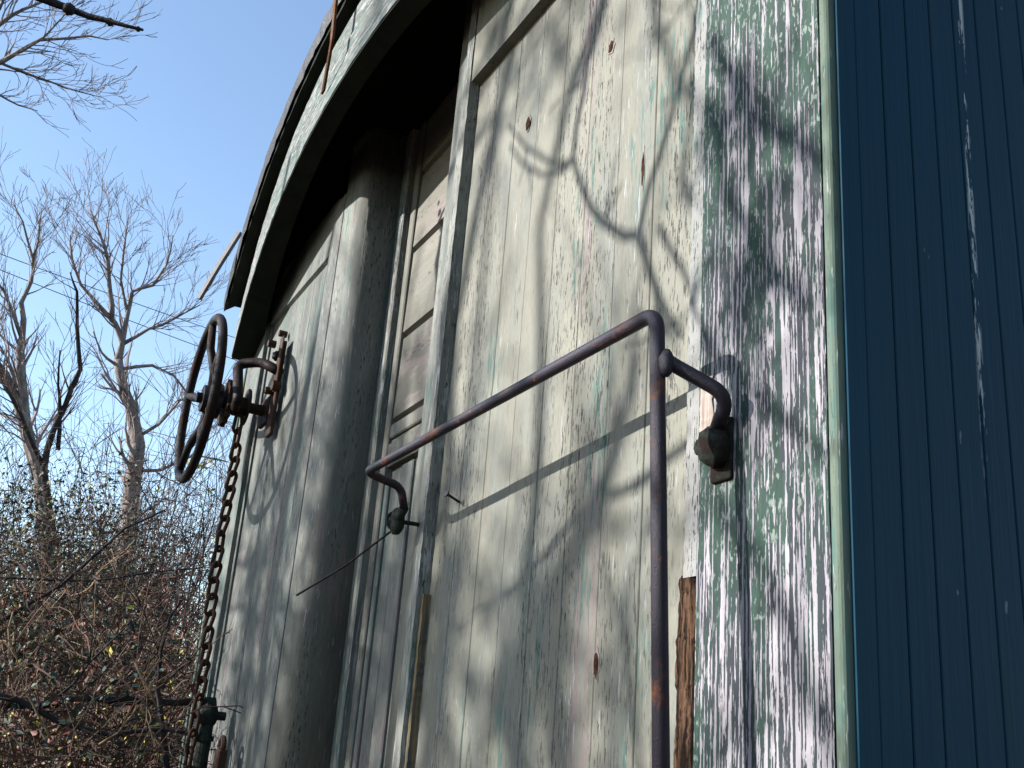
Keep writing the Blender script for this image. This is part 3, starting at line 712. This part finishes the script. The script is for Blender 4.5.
# thin branches close to the wall
stem([(610, -60, 3.2), (592, 20, 2.6), (580, 60, 2.3), (570, 120, 2.0), (566, 156, 1.9), (575, 185, 1.8), (596, 217, 1.75), (616, 231, 1.7), (631, 232, 1.7)], [.012, .010, .008, .007, .0065, .007, .0075, .008, .008], 2, .15)
stem([(631, 232, 1.7), (636, 200, 1.7), (645, 165, 1.75), (662, 110, 1.8), (678, 55, 1.9), (690, 0, 2.0), (700, -60, 2.2), (690, -120, 3.0)], [.008, .006, .006, .0065, .007, .007, .008, .01], 3, .18)
stem([(631, 232, 1.7), (640, 262, 1.65), (650, 290, 1.6), (672, 330, 1.5)], [.009, .008, .007, .004], 2, .15)
stem([(652, 222, 1.7), (672, 262, 1.65), (690, 300, 1.6), (712, 340, 1.5)], [.006, .005, .0045, .003], 1, .12)
stem([(502, 122, 1.9), (520, 143, 1.85), (541, 158, 1.85), (566, 158, 1.85)], [.003, .0045, .005, .006], 1, .1)
stem([(503, 142, 1.9), (514, 158, 1.85), (536, 170, 1.85), (560, 165, 1.85)], [.003, .004, .0045, .005], 0)
stem([(700, -40, 3.2), (684, 90, 3.0), (676, 150, 2.8), (672, 180, 2.6), (684, 200, 2.6), (695, 190, 2.5)], [.016, .014, .012, .014, .015, .006], 3, .2)
stem([(640, -40, 3.5), (650, 20, 3.3), (668, 70, 3.1), (686, 110, 3.0)], [.012, .010, .008, .006], 3, .2)
stem([(715, 100, 2.8), (730, 190, 2.6), (752, 240, 2.5), (785, 285, 2.5), (818, 315, 2.4)], [.014, .016, .018, .018, .010], 3, .25)
stem([(715, 40, 3.0), (728, 60, 3.0), (760, 110, 2.9), (800, 150, 2.9), (830, 170, 2.8)], [.020, .020, .024, .022, .015], 4, .3)
stem([(705, 340, 2.4), (740, 380, 2.3), (790, 420, 2.2), (835, 470, 2.2)], [.010, .012, .010, .006], 3, .25)
stem([(722, 500, 3.0), (760, 560, 3.0), (800, 640, 3.0), (830, 740, 3.0)], [.014, .014, .012, .010], 3, .25)
stem([(431, 637, 2.2), (470, 605, 2.1), (503, 581, 2.0), (540, 545, 1.9), (565, 508, 1.9), (600, 492, 1.9), (630, 476, 1.8), (655, 456, 1.8), (690, 430, 1.8)], [.004, .005, .005, .0055, .006, .0065, .007, .007, .007], 0)
stem([(515, 640, 4.4), (540, 600, 4.2), (560, 560, 4.1), (590, 500, 4.0), (610, 440, 3.9), (620, 380, 3.8), (625, 300, 3.8)], [.018, .022, .024, .02, .016, .012, .006], 4, .35)
stem([(505, 768, 4.5), (495, 700, 4.4), (488, 660, 4.4)], [.018, .024, .006], 0)
stem([(555, 820, 4.2), (550, 740, 4.2), (545, 690, 4.1), (530, 640, 4.1)], [.026, .026, .022, .02], 2, .3)
stem([(640, 820, 3.0), (622, 700, 3.0), (612, 600, 3.0), (640, 520, 2.9)], [.008, .008, .007, .004], 2, .25)
# far part: bands over the left panel and the rounded post
stem_w([base+np.array((-.15, .1, 0)), sv(330, 900, 5.0), sv(338, 768, 5.0), sv(345, 560, 5.0), sv(372, 400, 4.9), (sv(398, 300, 4.9)), sv(420, 180, 4.9), sv(460, 60, 4.8)], [.05, .03, .034, .034, .03, .028, .022, .014])
stem_w([base+np.array((-.3, .15, 0)), sv(242, 900, 4.6), sv(252, 768, 4.6), sv(262, 620, 4.6), sv(280, 500, 4.5), sv(300, 400, 4.4), sv(325, 270, 4.4), sv(345, 180, 4.3)], [.05, .03, .045, .05, .04, .035, .028, .02])
stem_w([sv(262, 620, 4.6), sv(240, 605, 3.4), sv(228, 606, 2.6), sv(212, 602, 2.4)], [.02, .012, .008, .004])
stem_w([sv(262, 560, 4.6), sv(232, 560, 2.9), sv(220, 620, 2.6), sv(214, 660, 2.5)], [.02, .010, .007, .004])
stem_w([sv(300, 700, 4.9), sv(262, 600, 3.0), sv(300, 615, 2.9), sv(335, 640, 2.9), sv(380, 660, 2.9)], [.02, .012, .010, .010, .006])
# unseen twig bunches added to this tree to dapple the wall low down
for (px, py, t, L_, n_) in ((300, 700, 6.5, .8, 16), (345, 600, 6.0, .7, 12), (250, 560, 6.0, .6, 8), (280, 800, 6.5, .8, 10), (520, 700, 6.2, .45, 7), (500, 40, 6.0, .4, 6), (395, 640, 6.0, .5, 7)):
    c_ = sv(px, py, t)
    ST.tube([base+np.array((-.1, -.1, 0)), (base+c_)/2+np.array((-.2, -.3, .3)), c_], [.03, .02, .014], 6)
    for k_ in range(n_):
        dd = np.array([rnd.gauss(0, 1), rnd.gauss(0, 1), rnd.gauss(.3, 1)]); dd /= np.linalg.norm(dd)
        grow(ST, c_, dd, L_, .014, 2, rnd, .2, 2, .7, .05, .007, 4)
# limb that ends in the dark twig at the top of the picture
stem_w([t1[6], at(-350, -160, 3.6), at(-120, -60, 3.3), at(0, -18, 3.15), at(45, 1, 3.1), at(68, 9, 3.1), at(108, 21, 3.05), at(143, 30, 3.0)], [.014, .016, .015, .013, .0115, .0095, .007, .0035])
for px, py, rr in ((69, 9, .015), (110, 22, .0105), (138, 29, .007)): ST.lump(at(px, py, 3.07), rr, 3, 6)
def leaves(m, P, n, size, rnd, mats, spread):
    for _ in range(n):
        c = P+np.array([rnd.gauss(0, spread), rnd.gauss(0, spread), rnd.gauss(0, spread*.8)])
        a = np.array([rnd.gauss(0, 1), rnd.gauss(0, 1), rnd.gauss(0, 1)]); a /= np.linalg.norm(a)
        b = np.array([rnd.gauss(0, 1), rnd.gauss(0, 1), rnd.gauss(0, 1)]); b -= a*(a@b); b /= np.linalg.norm(b)
        l = size*rnd.uniform(.6, 1.4); w_ = l*.5
        m.add([c-a*l*.5, c+b*w_*.5+np.cross(a, b)*w_*.12, c+a*l*.5, c-b*w_*.5+np.cross(a, b)*w_*.12], [(0, 1, 2, 3)], rnd.choice(mats))
STo = empty('shade_tree', base)
ST.build('trunk', M['bark_dark'], STo, smooth=True)
shade_lf = MB(); rl = random.Random(12)                # unseen leaf bunches added to throw soft partial shade on the wall
for (px, py, t, n_, sp) in ((262, 640, 5.5, 798, .26), (300, 740, 5.5, 798, .28), (340, 620, 5.8, 494, .22), (270, 500, 5.0, 323, .18), (345, 500, 5.8, 304, .16), (250, 760, 5.0, 380, .2), (385, 720, 6.0, 418, .2),
                            (520, 680, 6.0, 180, .13), (545, 560, 6.0, 72, .1), (410, 600, 6.0, 132, .15), (330, 400, 5.0, 114, .1), (550, 30, 5.5, 156, .10), (500, 60, 5.5, 72, .1), (745, 120, 4.0, 60, .05), (765, 250, 4.0, 60, .05), (560, 740, 5.5, 120, .12)):
    leaves(shade_lf, sv(px, py, t), n_, .055, rl, [2, 5, 1], sp)
shade_lf.build('foliage', LF, STo)
tag(STo, 'near tree whose dark bare twig pokes into the top left corner', 'tree')

# ------------------------------------------------------------------ thicket
def shrub(name, label, px, py_top, d, halfw, seed, nst, nleaf, mats, lsize=.035, group=None, stem_mat='brown_twig', lspread=.12, cat='shrub'):
    rnd = random.Random(seed); top = at(px, py_top, d); base = np.array((top[0], top[1], -1.6)); H = top[2]+1.6
    root = empty(name, base); tag(root, label, cat, group)
    st = MB(); lf = MB()
    for i in range(nst):
        a = rnd.uniform(0, 2*math.pi); k = math.sqrt(rnd.random()); b0 = base+np.array((math.cos(a), math.sin(a), 0))*halfw*.5*k
        a2 = rnd.uniform(0, 2*math.pi); out = halfw*rnd.uniform(.3, 1.15); h = H*rnd.uniform(.45, 1.05)
        tip = b0+np.array((math.cos(a2)*out, math.sin(a2)*out, h)); mid = (b0+tip)/2+np.array((0, 0, h*rnd.uniform(.12, .3)))
        n = 7; pts = [b0*(1-t)**2+2*mid*t*(1-t)+tip*t*t+np.array([rnd.gauss(0, .03), rnd.gauss(0, .03), rnd.gauss(0, .03)])*(1 if t > 0 else 0) for t in np.linspace(0, 1, n)]
        r0 = rnd.uniform(.004, .012); st.tube(pts, [r0*(1-.8*j/(n-1)) for j in range(n)], 4, cap=False)
        for j in range(2, n):
            for _ in range(2):
                dd = np.array([rnd.gauss(0, 1), rnd.gauss(0, 1), rnd.gauss(0, .8)]); dd /= np.linalg.norm(dd)
                grow(st, pts[j], dd, rnd.uniform(.2, .55), r0*.35, 1, rnd, .25, 2, .7, .0, .0018, 3)
    vol = []
    for i in range(int(nleaf/8)):
        a = rnd.uniform(0, 2*math.pi); k = halfw*math.sqrt(rnd.random()); z = rnd.random()**.7
        q = base+np.array((math.cos(a)*k*(1.1-.5*z), math.sin(a)*k*(1.1-.5*z), H*(.1+.9*z)))
        leaves(lf, q, 8, lsize, rnd, mats, lspread)
    st.build('stems', M[stem_mat], root)
    if nleaf: lf.build('foliage', LF, root)
    return root
shrub('vine_covered_shrub', 'tall vine-covered green and olive shrub under the bare trees', 72, 488, 7.5, .85, 1, 80, 8500, [0, 1, 1, 5, 5, 5, 2, 2], .030, cat='shrub')
shrub('vine_covered_shrub', 'dark green and brown vine mound right of the tallest shrub', 118, 545, 8.5, .9, 2, 80, 7500, [0, 5, 5, 1, 2, 2, 3], .034)
shrub('bramble_bush', 'brown red-leaved bramble at the lower left edge', 15, 600, 5.5, .7, 3, 70, 4200, [2, 3, 2, 5, 1, 5], .04, stem_mat='brown_twig')
shrub('bramble_bush', 'straw-stemmed bramble with scattered red leaves at the front of the thicket', 90, 612, 5.2, .6, 4, 60, 3200, [2, 3, 5, 1, 5], .035, stem_mat='straw')
shrub('bramble_bush', 'bramble with thin brown stems next to the hanging chain', 168, 590, 6.2, .6, 5, 75, 1300, [2, 3, 1, 2], .035)
shrub('twiggy_shrub', 'leafless purple-brown twiggy shrub behind the chain', 175, 470, 9.0, .9, 6, 110, 500, [2, 2, 1, 4], .04)
shrub('twiggy_shrub', 'leafless twiggy shrub rising at the left edge below the bare trees', -5, 500, 9.5, 1.0, 7, 90, 800, [1, 2, 4, 0], .045)
shrub('twiggy_shrub', 'fine twiggy shrub behind the tall vine-hung tree', 110, 470, 11, 1.2, 9, 110, 700, [2, 1, 1, 4], .045)
shrub('bramble_bush', 'dark dense bramble filling the lower left corner', 40, 680, 3.6, .55, 10, 60, 2600, [5, 2, 5, 3], .028)
shrub('bramble_bush', 'low dense bramble at the bottom beneath the chain', 150, 680, 4.2, .55, 12, 60, 2600, [5, 2, 3, 1, 4], .03)
# named branches in the thicket
def branch(name, label, seq, d, r0, r1, mat, seed=1, tw=3, tl=.35):
    rnd = random.Random(seed); m = MB(); P = PX(seq, d); n = len(P); limb(m, m, P, [r0+(r1-r0)*i/(n-1) for i in range(n)], rnd, tw, tl, 1, rmin=.0015)
    return tag(m.build(name, mat, None, smooth=True), label, 'branch')
branch('fallen_branch', 'thick grey fallen branch lying level through the bottom of the thicket', [(-40, 708), (0, 704), (45, 703), (85, 699), (130, 700), (175, 703), (215, 700)], 3.7, .014, .010, M['bark_dark'], 1, 6)
branch('fallen_branch', 'grey fallen branch slanting below the thick level one', [(-20, 690), (20, 700), (60, 722), (110, 735), (160, 728), (200, 735)], 3.5, .010, .006, M['bark_dark'], 2, 5)
branch('arching_branch', 'dark branch rising from lower left towards the wheel across the vine shrub', [(-10, 628), (30, 603), (62, 585), (95, 555), (125, 528), (165, 510)], 5.0, .011, .004, M['bark_dark'], 3, 5)
branch('arching_branch', 'long thin level branch crossing in front of the vine shrub', [(-10, 577), (30, 579), (70, 581), (110, 579), (150, 572), (200, 568)], 5.4, .006, .003, M['bark_dark'], 4, 5)
branch('arching_branch', 'curved dark sapling right of the brambles beside the chain', [(172, 790), (163, 735), (158, 690), (160, 650), (170, 618), (182, 600)], 3.6, .010, .003, M['bark_dark'], 5, 3)
branch('dry_stem', 'pale curved dry stem leaning at the lower left', [(52, 740), (38, 715), (28, 695), (20, 688)], 3.2, .0035, .002, M['straw'], 6, 1, .15)
branch('dry_stem', 'pale straight dry stem slanting in the middle of the thicket', [(135, 662), (146, 685), (156, 705)], 3.2, .0045, .003, M['straw'], 7, 1, .15)
branch('dry_stem', 'pale forked dry stem low in the middle of the thicket', [(98, 745), (118, 733), (132, 715), (137, 705)], 3.2, .004, .002, M['straw'], 8, 2, .15)
branch('dry_stem', 'upright pale dry stem at the far left of the thicket', [(15, 682), (9, 655), (9, 628), (13, 612)], 3.8, .005, .003, M['straw'], 9, 1, .15)
# yellow-green leaves just right of the wheel
m = MB(); rnd = random.Random(4); b0 = at(210, 470, 6.0)
m.tube([np.array((b0[0], b0[1], -1.6)), b0-np.array((0, 0, .6)), b0], [.008, .005, .002], 5, mi=2)
for (x, y) in ((203, 463), (207, 460), (196, 464), (209, 466), (192, 462), (204, 468)): leaves(m, at(x, y, 6.0), 3, .04, rnd, [4], .015)
tag(m.build('sapling', LF), 'sapling with a few bright yellow-green leaves below the hand wheel', 'sapling')
# distant wood
m = MB(); rnd = random.Random(9)
for i in range(110):
    px = rnd.uniform(-260, 300); d = rnd.uniform(22, 45); p = at(px, rnd.uniform(540, 640), d); b0 = np.array((p[0], p[1], -1.7))
    grow(m, b0, np.array((0, 0, 1.)), p[2]+2.0, rnd.uniform(.03, .07), 3, rnd, .10, 2, .5, .12, .007, 4)
tag(m.build('distant_wood', M['brown_twig']), 'far leafless brown wood seen through the thicket', 'wood', kind='stuff')
# undergrowth litter under the thicket
m = MB(); rnd = random.Random(19)
for i in range(900):
    px = rnd.uniform(-150, 260); d = rnd.uniform(3.2, 20); p = at(px, 740, d); b0 = np.array((p[0]+rnd.uniform(-.4, .4), p[1]+rnd.uniform(-.6, .6), -1.6))
    leaves(m, b0+np.array((0, 0, rnd.uniform(0, 1.1))), 14, .05, rnd, [2, 5, 2, 3, 0], .22)
tag(m.build('undergrowth', LF), 'dense dark leafy ground cover below the brambles', 'undergrowth', kind='stuff')

# ------------------------------------------------------------------ power lines
for (ya, yb, lab) in ((255, 349, 'upper of the two thin wires crossing the sky behind the bare trees'), (271, 365, 'lower of the two thin wires crossing the sky behind the bare trees')):
    a = at(0, ya, 26); b_ = at(230, yb-(12 if ya == 255 else 6), 30); d = b_-a; m = MB()
    m.tube([a+d*t+np.array((0, 0, .5*(t-.5)**2*.2)) for t in np.linspace(-2.0, 1.6, 30)], .010, 5)
    tag(m.build('power_line', M['bark_dark']), lab, 'wire', 'power lines behind the trees')
